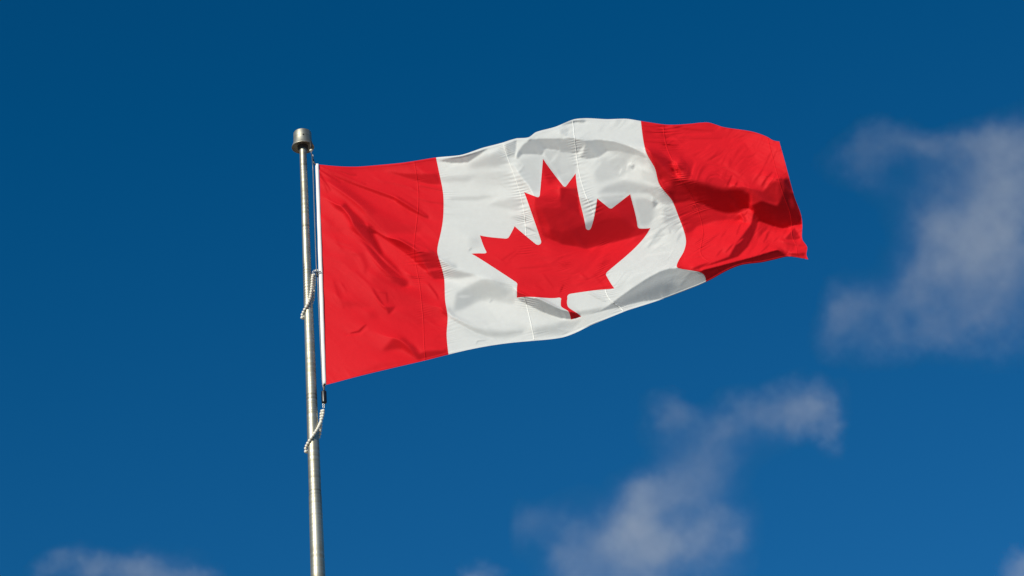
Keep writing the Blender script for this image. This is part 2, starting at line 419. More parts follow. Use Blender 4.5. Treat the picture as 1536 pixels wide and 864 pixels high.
def crease(crop, v, w, f, s):
    """a narrow crease along a line; w its width in crop pixels"""
    q = pts_of(crop, s); w = w/7.2/2
    pad = int(w+3*f+4)
    xa, xb = max(0, int(q[:, 0].min()-X0)-pad), min(Bm.shape[1], int(q[:, 0].max()-X0)+pad)
    ya, yb = max(0, int(q[:, 1].min()-Y0)-pad), min(Bm.shape[0], int(q[:, 1].max()-Y0)+pad)
    x, y = gx[ya:yb, xa:xb], gy[ya:yb, xa:xb]; dm = np.full(x.shape, 1e9)
    L = np.r_[0, np.cumsum(np.hypot(*np.diff(q, axis=0).T))]; tt = np.zeros(x.shape)
    for i in range(len(q)-1):
        e = q[i+1]-q[i]; l2 = max(e @ e, 1e-9)
        t = np.clip(((x-q[i, 0])*e[0]+(y-q[i, 1])*e[1])/l2, 0, 1)
        d = np.hypot(x-q[i, 0]-t*e[0], y-q[i, 1]-t*e[1]); k = d < dm
        dm = np.where(k, d, dm); tt = np.where(k, (L[i]+t*(L[i+1]-L[i]))/L[-1], tt)
    wt = w*np.sqrt(np.clip(4*tt*(1-tt), 0.15, 1))
    m_ = 1/(1+np.exp((dm-wt)/(0.35*f)))
    Bm[ya:yb, xa:xb] += (v-Bm[ya:yb, xa:xb])*m_

def paint():
    # --- hoist band, upper
    fold('A',213,4,"1000,110 1330,50 1345,200 1130,205 830,180"); fold('A',207,3,"250,150 650,160 1000,110 1280,55 1300,90 1000,140 700,180 400,180")
    fold('A',200,6,"130,240 330,330 480,460 700,600 880,690 1000,760 1180,800 1100,864 700,864 560,680 420,540 280,420 180,320")
    fold('A',187,5,"230,340 400,420 560,530 700,640 640,660 500,560 360,460")
    fold('A',176,2,"60,140 250,235 450,315 620,370 900,470 1050,560 1090,595 900,510 700,440 450,345 250,260")
    fold('A',168,2,"900,470 1060,560 1240,680 1240,705 1180,680 1050,620 900,520")
    fold('A',178,2,"150,150 330,190 480,240 400,245 250,190"); crease('A',172,14,1.3,"75,185 170,250 290,315"); crease('A',238,10,1.3,"60,160 200,240 330,305"); crease('A',180,11,1.3,"100,150 260,215 420,285 560,335"); crease('A',236,9,1.3,"110,140 300,205 470,262"); crease('A',184,12,1.4,"55,200 110,290 180,400"); crease('A',200,12,1.5,"60,230 110,330 150,420")
    fold('A',176,2.5,"140,470 200,525 290,560 340,540 420,620 540,740 600,864 460,864 400,740 330,640 250,590")
    fold('A',168,3,"340,560 420,640 560,780 600,864 520,864 430,720")
    fold('A',234,2.5,"350,530 460,600 600,730 740,864 690,850 540,715 420,615")
    fold('A',162,1.5,"585,765 640,790 720,864 600,864")
    fold('A',183,2.5,"800,190 960,213 1160,220 1340,213 1372,330 1240,330 1000,260")
    fold('A',200,2.5,"650,250 760,300 980,340 1100,385 950,350 760,310"); fold('A',210,5,"100,700 200,720 240,800 330,800 300,864 180,820")
    crease('A',195,16,1.5,"1150,345 1380,395"); crease('A',236,12,1.5,"1150,320 1380,360"); crease('A',198,14,1.5,"1110,480 1250,520 1390,540"); crease('A',196,12,1.5,"1060,375 1150,420")
    # --- hoist band, middle
    fold('B',208,8,"700,500 960,650 1200,700 1300,864 760,864 690,740 600,600")
    crease('B',206,40,5,"360,285 520,310 570,420 555,490"); crease('B',212,30,4,"250,150 310,260 420,330 500,380")
    fold('B',175,3.5,"400,0 590,0 650,90 760,310 880,420 960,540 1020,600 1010,640 960,650 860,590 740,470 640,320 520,140 440,50")
    fold('B',162,2.5,"560,0 620,60 740,290 700,300 600,130")
    crease('B',236,15,1.5,"430,60 620,220 800,410 940,530 1060,580")
    fold('B',172,1.8,"640,20 720,60 800,110 920,130 1000,160 1080,210 1160,260 1290,270 1350,320 1390,450 1410,560 1250,480 1170,440 1080,350 950,250 820,160 700,80")
    fold('B',148,2,"800,110 960,145 1060,210 1060,265 900,195"); crease('B',238,12,1.2,"640,5 790,95 940,125 1080,190 1220,250")
    fold('B',205,2,"1230,445 1380,440 1400,475 1240,482"); fold('B',176,2,"1215,490 1390,475 1412,560 1300,560")
    crease('B',178,22,1.8,"640,670 700,780 770,880"); crease('B',186,16,1.8,"720,700 785,720 800,810"); crease('B',205,30,4,"220,600 280,760 330,864"); fold('B',206,5,"300,790 470,800 640,864 330,864")
    crease('B',184,16,1.5,"1240,620 1330,740 1345,780"); fold('B',196,2,"1010,500 1180,560 1060,560"); crease('B',210,14,2,"460,490 620,640 690,740"); crease('B',205,14,2,"300,610 360,700")
    # --- hoist band, lower
    fold('C',210,6,"820,70 1100,0 1420,0 1440,100 1300,180 1150,200 1000,150"); fold('C',178,2,"760,0 880,0 860,40 810,82"); fold('C',174,1.8,"1380,0 1440,60 1450,105 1400,70")
    crease('C',174,18,1.5,"405,283 490,265 565,195"); crease('C',236,14,1.8,"370,305 500,300 580,240"); fold('C',208,5,"570,50 680,50 720,150 600,120")
    fold('C',184,4,"740,480 860,340 960,335 1080,430 1130,500 1200,560 1140,570 1050,510 960,450 860,460"); fold('C',176,3.5,"940,340 1090,440 1150,530 1110,545 1000,440")
    fold('C',180,3,"1100,540 1200,480 1440,460 1455,510 1230,565 1130,575"); fold('C',212,4,"740,600 1000,590 1050,620 700,690 480,730"); crease('C',238,9,1,"145,832 600,732 1000,630 1225,575 1460,516")
    # --- white panel, upper
    fold('D',203,6,"930,260 1160,230 1170,500 1130,660 900,560"); fold('D',188,6,"370,340 600,230 740,180 830,300 700,370 420,380")
    fold('D',207,10,"350,400 800,380 880,560 500,560")
    fold('D',155,1.3,"60,293 250,247 420,212 590,160 480,240 370,312 200,316"); crease('D',240,11,1,"40,265 300,235 560,150 750,100 900,55")
    fold('D',228,2.5,"560,205 640,150 760,115 700,170 600,220"); fold('D',184,2,"770,130 900,70 880,250 800,260")
    fold('D',170,1.3,"900,280 890,230 960,130 1040,60 1180,50 1380,50 1520,140 1520,200 1220,165 1170,230 1060,220 960,225")
    crease('D',228,12,1,"905,70 900,190 878,275"); fold('D',199,2,"1190,170 1512,200 1512,480 1420,560 1200,240"); crease('D',216,26,3,"1340,220 1265,315"); crease('D',214,26,3,"1480,210 1390,375")
    fold('D',198,4,"60,480 480,445 380,520 100,515"); fold('D',200,3,"150,690 680,665 480,722 200,722"); crease('D',232,13,2,"130,395 260,322"); fold('D',202,4,"580,765 860,690 1000,720 900,830"); crease('D',228,14,2,"580,770 700,690")
    crease('D',225,16,2,"880,440 960,350"); crease('D',192,14,2,"930,420 980,360")
    fold('D',192,4,"1170,250 1300,380 1350,480 1250,560 1180,420"); fold('D',186,6,"1060,720 1200,680 1400,680 1512,640 1512,864 1060,864"); fold('D',214,4,"1180,620 1420,580 1500,600 1350,660")
    # --- white panel and leaf, middle
    fold('E',214,6,"900,760 1250,700 1500,800 1500,864 930,864"); fold('E',170,2.5,"1060,40 1200,10 1520,0 1520,418 1400,397 1260,350 1180,310 1110,150"); fold('E',155,3,"1250,240 1520,285 1520,415 1400,395 1270,345")
    fold('E',190,4,"1130,170 1250,190 1240,290 1170,260")
    crease('E',206,15,2,"740,575 885,475"); crease('E',208,13,2,"815,575 955,465"); crease('E',203,15,2,"930,660 1140,650"); crease('E',202,14,2,"1190,735 1290,870"); crease('E',208,12,2,"700,560 780,610 840,600"); crease('E',205,12,2,"1290,600 1390,540")
    fold('E',205,6,"380,330 500,320 520,420 410,450"); crease('E',172,10,1.5,"383,475 412,445"); fold('E',190,3.5,"50,540 240,630 260,660 100,680"); fold('E',177,3.5,"90,680 240,680 470,735 260,772 130,760"); crease('E',222,9,1.2,"85,672 185,648")
    fold('E',190,3,"380,860 520,790 680,795 860,864"); fold('E',200,3,"830,100 980,90 1010,150 900,150"); crease('E',168,16,1.5,"1005,215 1110,268")
    # --- white panel, lower
    fold('F',201,4,"210,340 240,160 330,90 540,-10 690,-10 860,80 890,200 860,260 700,230 620,210 500,220 400,270 330,310")
    fold('F',186,5,"260,140 420,60 560,10 720,40 830,130 760,190 600,180 450,220 400,260 220,330 250,230"); fold('F',208,2.5,"270,160 430,172 285,192")
    crease('F',186,75,6,"165,320 230,420 400,520 560,575 760,585 940,555"); crease('F',230,12,1.8,"170,420 300,490 450,570 640,635")
    fold('F',190,6,"1060,520 1330,470 1512,450 1512,540 1340,590 1100,600"); crease('F',186,10,1.2,"610,240 640,205"); crease('F',228,9,1.2,"840,405 900,360"); crease('F',224,14,2.5,"560,500 800,440 900,400")
    crease('F',178,7,1,"460,692 482,656 560,652"); fold('F',163,1.8,"885,100 1050,180 1000,190 900,190"); crease('F',188,14,1.5,"1365,135 1400,55"); crease('F',205,14,2,"1100,70 1185,112")
    fold('F',142,1.2,"903,200 1000,178 1150,193 1300,268 1400,318 1482,338 1487,417 1380,412 1180,342 1040,272"); fold('F',95,0.8,"1480,335 1512,350 1520,417 1485,417")
    crease('F',250,13,1,"170,800 560,710 1100,650 1400,620 1512,570")
    # --- white panel, upper right
    fold('G',200,6,"420,480 760,460 760,600 640,700 400,760 350,640"); fold('G',188,5,"400,864 500,780 700,720 900,760 1050,800 1115,864")
    fold('G',192,6,"520,380 700,360 880,430 980,520 900,560 780,480 560,440")
    fold('G',172,1.4,"0,282 110,250 200,270 280,290 420,280 600,300 720,340 860,400 900,420 940,480 900,470 760,430 600,400 520,400 420,470 300,490 230,480 180,430 0,420")
    fold('G',172,1.5,"10,130 60,90 180,65 290,70 260,100 170,95 90,110"); fold('G',204,2,"0,170 100,150 70,250 0,240"); fold('G',218,1.8,"165,445 272,330 240,440 180,482"); fold('G',203,3,"0,420 130,430 180,560 160,640 60,780 0,700")
    crease('G',220,45,4,"245,770 330,640 425,535"); crease('G',235,14,1.5,"718,610 735,550 775,528"); fold('G',160,1.8,"758,572 805,548 790,605"); crease('G',228,10,1.5,"655,685 700,702 718,650"); fold('G',206,3,"860,600 1010,640 1040,760 900,720")
    crease('G',228,12,2,"640,650 660,600"); crease('G',210,14,3,"430,190 470,130"); crease('G',232,9,1,"180,60 420,52 700,62 850,75")
    fold('G',203,4,"880,90 1140,130 1140,290 900,290"); crease('G',182,14,1.5,"900,130 1080,140 1140,190"); crease('G',182,14,1.5,"910,190 1080,208 1130,255"); crease('G',240,9,1.2,"960,118 1090,150 1142,225"); crease('G',186,22,2.5,"920,300 1080,312 1260,350"); crease('G',238,9,1.2,"1000,225 1120,262")
    fold('G',160,2.5,"925,370 1080,430 1190,500 1220,620 1290,740 1370,864 1130,864 1050,720 960,500"); fold('G',190,3,"1090,690 1220,770 1130,800 1080,740"); fold('G',186,3,"1300,480 1380,540 1370,680 1290,680 1250,600")
    # --- leaf and white panel, right middle
    fold('H',190,5,"780,110 1000,120 1030,260 980,420 860,430 800,250"); fold('H',182,2,"770,60 1060,-5 1090,20 1200,150 1190,197 1110,187 960,60 800,40"); fold('H',160,1.6,"1005,120 1062,180 1010,235 988,170")
    fold('H',193,5,"1100,230 1220,200 1310,400 1240,480 1130,440"); crease('H',218,45,4,"985,440 1060,290 1115,225"); crease('H',192,30,3,"955,650 1090,460 1160,435"); crease('H',197,28,3,"1015,610 1115,515"); crease('H',198,22,2.5,"1305,495 1265,580"); crease('H',236,20,2,"940,735 1190,708")
    fold('H',196,3,"400,110 760,70 540,225"); fold('H',199,2,"200,100 380,130 340,400 300,440 220,240"); crease('H',225,10,1.5,"980,130 1010,150"); crease('H',185,10,1.2,"1180,470 1190,510")
    fold('H',170,2.2,"0,0 180,20 210,280 290,440 350,400 390,140 540,235 760,90 800,250 850,440 970,455 930,520 830,530 720,560 560,600 400,640 280,672 140,632 0,607")
    fold('H',152,4,"380,350 700,330 820,470 720,540 500,600 250,640 0,600 0,500 130,450"); fold('H',178,4,"420,200 760,120 790,300 480,280"); fold('H',210,3,"830,540 960,470 900,580 780,600")
    fold('H',118,2,"1100,20 1420,110 1520,130 1520,182 1430,152 1400,192 1222,176"); fold('H',183,3,"1222,182 1512,190 1512,420 1380,500 1330,400")
    # --- white panel, lower right
    crease('I',192,14,1.8,"240,165 295,205"); crease('I',188,18,1.8,"310,350 400,400 490,445"); crease('I',212,20,3,"370,160 480,300"); fold('I',188,3,"160,560 520,500 420,550 230,600")
    fold('I',164,1.2,"1262,85 1190,85 1080,120 930,200 780,300 640,400 540,480 440,540 250,600 330,580 640,505 900,440 1110,420 1300,345 1512,270 1512,140 1440,132"); fold('I',142,6,"1080,250 850,350 660,460 520,520 640,500 850,445 1000,425 1300,300 1200,240")
    fold('I',92,0.8,"108,556 190,572 225,605 120,635"); fold('I',144,1.2,"0,540 100,558 112,625 0,600"); fold('I',194,5,"0,680 250,640 150,720 0,760"); crease('I',180,8,1.2,"20,805 80,780"); crease('I',250,11,1,"0,838 400,690 640,570 860,490 1110,425")
    fold('I',125,0.9,"1260,85 1440,132 1410,112 1280,68"); fold('I',178,1.5,"1410,80 1512,70 1512,120 1460,125")
    fold('I',212,0.7,"100,640 250,605 640,513 900,447 1060,428 860,482 640,560 400,680 120,775 0,740"); crease('I',250,10,1,"0,838 400,690 640,570 860,490 1110,425"); fold('I',194,5,"0,680 250,640 150,720 0,760")
    fold('K',150,1.0,"200,815 290,845 365,965 250,1040 100,1060 60,1000"); fold('I',150,1.5,"1380,230 1512,200 1570,230 1512,300 1300,370 1150,415 1200,380")
    # --- fly band, upper
    fold('J',213,4,"0,60 380,35 560,90 850,130 650,160 500,200 200,200 0,180"); crease('J',186,20,2.5,"0,70 200,100 420,112"); crease('J',196,12,2,"170,198 520,195"); crease('J',238,14,2,"30,160 400,150")
    fold('J',242,7,"750,170 1150,230 1220,480 1230,600 1100,600 900,560 800,300"); fold('J',222,7,"600,330 800,300 880,400 900,560 760,480 600,450"); fold('J',210,5,"200,330 620,420 760,560 600,500 200,380")
    crease('J',196,14,1.4,"928,595 990,480 1065,325"); crease('J',252,12,1.4,"955,575 1040,420 1095,305"); crease('J',206,10,1.2,"1030,500 1090,380 1130,290"); crease('J',166,15,1.3,"948,710 1000,635 1065,565"); crease('J',252,15,1.3,"968,755 1040,650 1105,555"); crease('J',186,11,1.2,"990,775 1050,680 1090,620")
    for s in ("868,305 920,200","900,315 960,190","930,325 992,212","850,290 880,220"): crease('J',214,8,1.2,s)
    for s in ("884,310 938,198","915,318 975,205"): crease('J',246,7,1.2,s)
    crease('J',215,10,1.5,"330,270 390,235"); crease('J',245,9,1.5,"345,310 400,270"); crease('J',196,14,1.5,"640,190 700,150"); crease('J',212,12,1.5,"590,310 640,320 690,290"); crease('J',212,12,1.5,"760,260 800,310")
    fold('J',202,8,"100,420 300,490 500,540 620,600 600,730 450,720 200,650 110,560"); crease('J',250,28,4,"130,385 400,475 560,525 680,595 805,690")
    fold('J',176,2.5,"90,430 150,470 200,620 110,620"); crease('J',228,10,1.5,"500,620 540,520"); crease('J',196,9,1.2,"540,640 575,545")
    fold('J',108,6,"0,650 120,640 300,670 470,720 560,740 700,728 780,738 830,870 0,870"); fold('J',140,5,"0,640 100,680 180,800 220,864 0,864")
    fold('J',230,1.8,"635,597 720,650 800,700 700,718 680,668 600,730"); crease('J',160,12,1.2,"628,600 565,735"); crease('J',148,10,1.2,"688,670 655,730")
    fold('J',168,2.5,"780,722 900,740 960,772 1050,690 1140,612 1152,700 1150,870 840,870"); fold('J',155,2,"1150,600 1182,640 1172,864 1120,864"); fold('J',112,3,"1183,635 1240,622 1312,870 1172,870"); crease('J',240,9,1.2,"1130,560 1150,600")
    # --- fly band, lower
    fold('K',110,4,"0,-5 830,-5 830,160 760,160 700,210 560,215 450,200 300,110 200,60 100,100 0,95"); fold('K',142,4,"0,0 220,0 300,110 180,60 0,90"); fold('K',166,4,"830,0 1160,0 1130,120 960,60 830,130")
    fold('K',108,2.5,"830,130 960,70 1120,130 1190,-5 1310,-5 1380,250 1380,340 1300,340 1180,385 1040,340 930,300 870,330 850,240"); fold('K',140,3,"1240,50 1290,60 1300,150 1270,150")
    fold('K',184,3,"10,100 200,70 330,130 560,220 740,220 820,300 600,280 440,300 380,410 250,340 140,440"); fold('K',238,1.8,"770,200 800,165 860,180 862,222 835,330 790,290"); crease('K',180,12,1.5,"800,190 770,230")
    fold('K',235,3,"250,360 440,300 830,340 760,420 680,520 560,680 400,740 240,830 60,800 130,580"); crease('K',192,11,1.3,"722,335 680,445"); crease('K',184,15,1.5,"645,545 565,635"); crease('K',210,16,2,"490,435 300,585"); crease('K',206,12,1.5,"570,400 520,470"); crease('K',196,12,1.5,"525,605 465,675"); crease('K',250,10,1.4,"640,480 560,580")
    crease('K',212,10,1.5,"200,690 330,680"); crease('K',248,10,1.5,"100,730 250,690"); crease('K',214,12,2,"330,430 310,480 240,540")
    fold('K',146,1.6,"835,332 870,200 922,270 902,360 850,480 800,580 700,680 580,720 300,800 600,680 680,540"); crease('K',252,10,1,"685,545 748,488")
    fold('K',232,2.5,"920,310 1050,360 1200,390 1300,350 1380,360 1380,540 1200,520 1150,590 900,660 700,700 800,600 860,480 910,360"); fold('K',203,3,"920,310 1040,380 960,440 900,470"); fold('K',184,1.6,"955,555 1000,430 1032,410 1010,490"); crease('K',250,10,1.2,"970,440 1010,400")
    fold('K',176,1.6,"1200,492 1300,362 1325,420 1372,480 1320,502"); fold('K',200,2,"1170,500 1300,530 1440,570 1300,572 1200,545"); crease('K',252,10,1.1,"1188,485 1312,350"); crease('K',248,14,1.6,"1040,442 1175,440"); crease('K',195,10,1.3,"1080,520 1150,460")
    crease('K',250,12,1.1,"280,818 600,730 900,650 1135,593"); fold('K',118,1.0,"262,850 330,822 600,752 900,672 1130,602 1180,620 1250,690 1000,752 740,780 600,842 530,880 360,985 345,940 310,880"); crease('K',165,10,2,"560,850 740,785 1000,755 1240,690")
    fold('K',216,1.6,"1160,580 1260,640 1440,570 1440,640 1390,690 1260,680"); fold('K',166,1.6,"1262,640 1430,640 1390,692 1262,682"); crease('K',246,9,1.1,"1250,690 1275,630 1440,570"); fold('K',176,1.6,"200,805 320,760 400,740 290,810 230,832"); fold('K',120,1.2,"1385,686 1455,716 1400,700")
paint()

def vnoise(x, y, seed):
    g = np.random.default_rng(seed).random((256, 256)); i, j = np.floor(y).astype(int), np.floor(x).astype(int)
    a_, b_ = y-i, x-j; a_ = a_*a_*(3-2*a_); b_ = b_*b_*(3-2*b_); i0, j0, i1, j1 = i % 256, j % 256, (i+1) % 256, (j+1) % 256
    return g[i0, j0]*(1-a_)*(1-b_)+g[i1, j0]*a_*(1-b_)+g[i0, j1]*(1-a_)*b_+g[i1, j1]*a_*b_
def crinkle(where, ang, amp, length, width, seed):
    """fine creases of the thin nylon, running along one direction (ang, degrees below the horizontal)"""
    c_, s_ = math.cos(math.radians(ang)), math.sin(math.radians(ang))
    wx = (vnoise(gx/38, gy/38, seed+1)-0.5)*26; wy = (vnoise(gx/38, gy/38, seed+2)-0.5)*26
    a_ = ((gx+wx)*c_+(gy+wy)*s_)/length; b_ = (-(gx+wx)*s_+(gy+wy)*c_)/width
    n_ = (vnoise(a_, b_, seed+3)-0.5)*1.3 + (vnoise(a_*2.1, b_*2.3, seed+4)-0.5)*0.8
    r_ = 1-np.abs(2*vnoise(a_*0.8+9, b_*0.7, seed+5)-1); r_ = np.clip((r_-0.86)/0.14, 0, 1)**1.5       # sparse sharp lines
    side = np.roll(r_, 2, 0)
    patch = np.clip(vnoise(gx/30, gy/30, seed+6)*2.2-0.6, 0, 1.2)
    Bm[:] = Bm + where*patch*amp*(n_ + 0.9*(side-r_))
def zone(x0, x1, soft=16): return np.clip((gx-x0)/soft, 0, 1)*np.clip((x1-gx)/soft, 0, 1)
bright = np.clip((Bm-90)/120, 0.25, 1)
crinkle(zone(470, 662)*bright, 40, 6, 70, 6, 100)
crinkle(zone(640, 830)*bright, 8, 5, 60, 7, 200)
crinkle(zone(800, 1010)*bright, -35, 9, 46, 6, 300)
crinkle(zone(985, 1240)*bright, -42, 24, 40, 5, 400)
crinkle(zone(1080, 1240)*bright, -60, 16, 30, 4.5, 500)

Bm += 0.45*(Bm-blur(Bm, 2.5))       # crease edges kept crisp through the solve

# how the light on a patch depends on the slope of the relief there: the normal is linear in the two picture gradients
_c = P(840, 340); _tx = P(841, 340)-_c; _ty = P(840, 341)-_c; _td = (P(840, 340, 0.01)-_c)/0.01
N_0, N_X, N_Y = np.cross(_tx, _ty), np.cross(_td, _ty), np.cross(_tx, _td)
if N_0 @ FWD > 0: N_0, N_X, N_Y = -N_0, -N_X, -N_Y
_k = np.linalg.norm(N_0); N_0, N_X, N_Y = N_0/_k, N_X/_k, N_Y/_k
AMB = 0.24
C_BASE = 0.80                                # cosine to the sun of cloth that shows its plain colour
ratio = (Bm/222.0)**2.25
COSW = np.clip(ratio*(C_BASE+AMB)-AMB, -0.12, 0.955)

# solve for the relief f (metres away from the camera) on ever finer grids
def in_flag_mask(step):
    g = np.stack(np.meshgrid(np.linspace(0, 1, 1500), np.linspace(0, 1, 800)), -1).reshape(-1, 2)
    q = uv_to_px(g); H, W = (Y1-Y0)//step, (X1-X0)//step
    m_ = np.zeros((H, W)); iy = ((q[:, 1]-Y0)/step).astype(int); ix = ((q[:, 0]-X0)/step).astype(int)
    ok = (iy >= 0) & (iy < H) & (ix >= 0) & (ix < W); m_[iy[ok], ix[ok]] = 1
    return (blur(m_, max(0.8, 5.0/step)) > 0.02).astype(float)      # a little beyond the cloth's edge
def solve(step, f, outer, iters):
    H, W = (Y1-Y0)//step, (X1-X0)//step
    tgt = COSW[:H*step, :W*step].reshape(H, step, W, step).mean((1, 3))[:-1, :-1]
    m_ = in_flag_mask(step)
    px = X0+(np.arange(W)+0.5)*step; py = Y0+(np.arange(H)+0.5)*step; PXg, PYg = np.meshgrid(px, py)
    ex = PXg-(478.5+0.0333*(PYg-247))
    hoist = np.exp(-(ex/5)**2)*40.0
    area = step*step/4.0
    mu = (0.10 + hoist*m_)*area
    target = 0.12*np.clip(ex, 0, None)/216*(1-np.exp(-(ex/60)**2))
    i_s = 1.0/step
    w = (m_[:-1, :-1] + 0.002)*area*0.8/(np.clip(tgt, 0, 1)+0.2)**1.4
    ax, ay = np.linalg.norm(N_X)*i_s, np.linalg.norm(N_Y)*i_s
    tw, ls = {16: 0.05, 8: 0.02, 4: 0.010}.get(step, 0.007), (0.0006 if step > 1 else 0.0010)
    def gx_(f): return (f[:-1, 1:]-f[:-1, :-1])*i_s
    def gy_(f): return (f[1:, :-1]-f[:-1, :-1])*i_s
    def T(rx, ry):
        o = np.zeros((H, W)); o[:-1, 1:] += rx*i_s; o[:-1, :-1] -= (rx+ry)*i_s; o[1:, :-1] += ry*i_s; return o
    sc = 216.0*216.0
    def Lp(f):
        o = np.zeros((H, W)); o[1:-1, 1:-1] = (4*f[1:-1, 1:-1]-f[:-2, 1:-1]-f[2:, 1:-1]-f[1:-1, :-2]-f[1:-1, 2:])*i_s; return o
    def LT(r):
        r = r*i_s; o = 4*r.copy(); o[:-1] -= r[1:]; o[1:] -= r[:-1]; o[:, :-1] -= r[:, 1:]; o[:, 1:] -= r[:, :-1]; return o
    n0l, nxl, nyl = N_0 @ LDIR, N_X @ LDIR, N_Y @ LDIR
    G00, G0x, G0y, Gxx, Gyy, Gxy = N_0 @ N_0, N_0 @ N_X, N_0 @ N_Y, N_X @ N_X, N_Y @ N_Y, N_X @ N_Y
    for it in range(outer):
        p_, q_ = gx_(f), gy_(f)
        nl = n0l+nxl*p_+nyl*q_; n2 = G00+2*G0x*p_+2*G0y*q_+Gxx*p_*p_+Gyy*q_*q_+2*Gxy*p_*q_; nn = np.sqrt(n2)
        c = nl/nn
        cx = nxl/nn-nl*(G0x+Gxx*p_+Gxy*q_)/(n2*nn); cy = nyl/nn-nl*(G0y+Gyy*q_+Gxy*p_)/(n2*nn)
        # keep the light falling with the tilt even where the cloth is close to full sun
        res = tgt-c
        def A(d):
            a_, b_ = gx_(d), gy_(d); r = w*(cx*a_+cy*b_)
            return T(cx*r + tw*sc*w*a_, cy*r + tw*sc*w*b_) + mu*d + ls*sc*area*LT(Lp(d))
        r = T(w*cx*res - tw*sc*w*p_, w*cy*res - tw*sc*w*q_) + mu*(target-f) - ls*sc*area*LT(Lp(f))
        d = np.zeros_like(f); p = r.copy(); rs = (r*r).sum()
        for _ in range(iters):
            Ap = A(p); al = rs/(p*Ap).sum(); d += al*p; r = r-al*Ap; rn = (r*r).sum(); p = r+(rn/rs)*p; rs = rn
            if rs < 1e-14: break
        f = f + 0.8*d
    print('relief', step, 'light error', float(np.sqrt((res**2*m_[:-1, :-1]).sum()/m_.sum())), 'c', float((c*m_[:-1,:-1]).sum()/m_[:-1,:-1].sum()))
    return f
def up2(f, H, W):
    yy = np.clip((np.arange(H)+0.5)/2-0.5, 0, f.shape[0]-1.001); xx = np.clip((np.arange(W)+0.5)/2-0.5, 0, f.shape[1]-1.001)
    i, j = yy.astype(int), xx.astype(int); a_, b_ = (yy-i)[:, None], (xx-j)[None]
    return f[i][:, j]*(1-a_)*(1-b_)+f[i+1][:, j]*a_*(1-b_)+f[i][:, j+1]*(1-a_)*b_+f[i+1][:, j+1]*a_*b_
f = np.zeros(((Y1-Y0)//16, (X1-X0)//16))
f = solve(16, f, 8, 120)
for st, ou, it in ((8, 6, 150), (4, 5, 150), (2, 5, 150), (1, 3, 90)):
    f = solve(st, up2(f, (Y1-Y0)//st, (X1-X0)//st), ou, it)
RELIEF = f
print('relief range', RELIEF.min(), RELIEF.max())

def relief(px):
    """smooth lookup (cubic B-spline) of the relief at picture positions"""
    y = np.clip((px[:, 1]-Y0)-0.5, 1, RELIEF.shape[0]-3.001); x = np.clip((px[:, 0]-X0)-0.5, 1, RELIEF.shape[1]-3.001)
    i, j = y.astype(int), x.astype(int); ty, tx = y-i, x-j
    def w(t): return ((1-t)**3/6, (3*t**3-6*t*t+4)/6, (-3*t**3+3*t*t+3*t+1)/6, t**3/6)
    wy, wx = w(ty), w(tx); o = 0
    for a_ in range(4):
        for b_ in range(4): o = o + wy[a_]*wx[b_]*RELIEF[i+a_-1, j+b_-1]
    return o

SEAMS = (0.203, 0.412, 0.588, 0.79)
def hash_noise(x, seed):
    t = np.random.default_rng(seed).random(512); i = np.floor(x).astype(int); fr = x-i; fr = fr*fr*(3-2*fr)
    return t[i % 512]*(1-fr)+t[(i+1) % 512]*fr
def puckers(uv):
    """small ripples where the seams gather the cloth"""
    o = np.zeros(len(uv)); u, v = uv[:, 0], uv[:, 1]
    for k, (us, amp, wl, wr) in enumerate(((0.203, 0.0010, .012, .020), (0.25, 0.0008, .006, .020), (0.412, 0.0015, .018, .022), (0.5, 0.0014, .018, .018),
                                         (0.588, 0.0014, .014, .018), (0.75, 0.0005, .006, .008), (0.79, 0.0030, .014, .024))):
        d = u-us; far = 0.6+0.8*hash_noise(v*52, 60+k)
        env = np.exp(-(d/(far*np.where(d < 0, wl, wr)))**2)
        sl = (hash_noise(v*5, 40+k)-0.5)*2
        ph = 2*math.pi*(v*70 + d*sl*34 + 6.0*hash_noise(v*19, 10+k))
        am = np.clip(hash_noise(v*9+3, 20+k)*2.0-0.35, 0, 1.3)
        am2 = 0.4+1.1*hash_noise(v*44, 30+k)
        if us == 0.5: env = env*((v > .15) & (v < .7))
        o += 0.7*amp*env*am*am2*np.sin(ph)*(np.clip((0.84-v)/0.05, 0, 1) if us == 0.79 else 1.0)
    return o
def hems(uv):
    """a rolled hem along the top and bottom edges"""
    v = uv[:, 1]; d = np.minimum(v, 1-v)*1.83
    return -0.0022*np.exp(-((d-0.010)/0.008)**2)

def cloth_points(uv):
    px = uv_to_px(uv)
    dy = relief(px) + puckers(uv)*np.clip(uv[:, 0]/0.05, 0, 1) + hems(uv)
    return P(px[:, 0], px[:, 1], dy)

# ------------------------------------------------------------------ flag meshes: bands, white panel and leaf share their border points
NV = 420
def grid_uv(ua, ub, nu):
    u = np.linspace(ua, ub, nu+1); v = np.linspace(0, 1, NV+1)
    uv = np.stack(np.meshgrid(u, v), -1).reshape(-1, 2)
    i = np.arange(NV*nu); r, c = i//nu, i % nu; a_ = r*(nu+1)+c
    return uv, np.stack([a_, a_+1, a_+nu+2, a_+nu+1], 1)

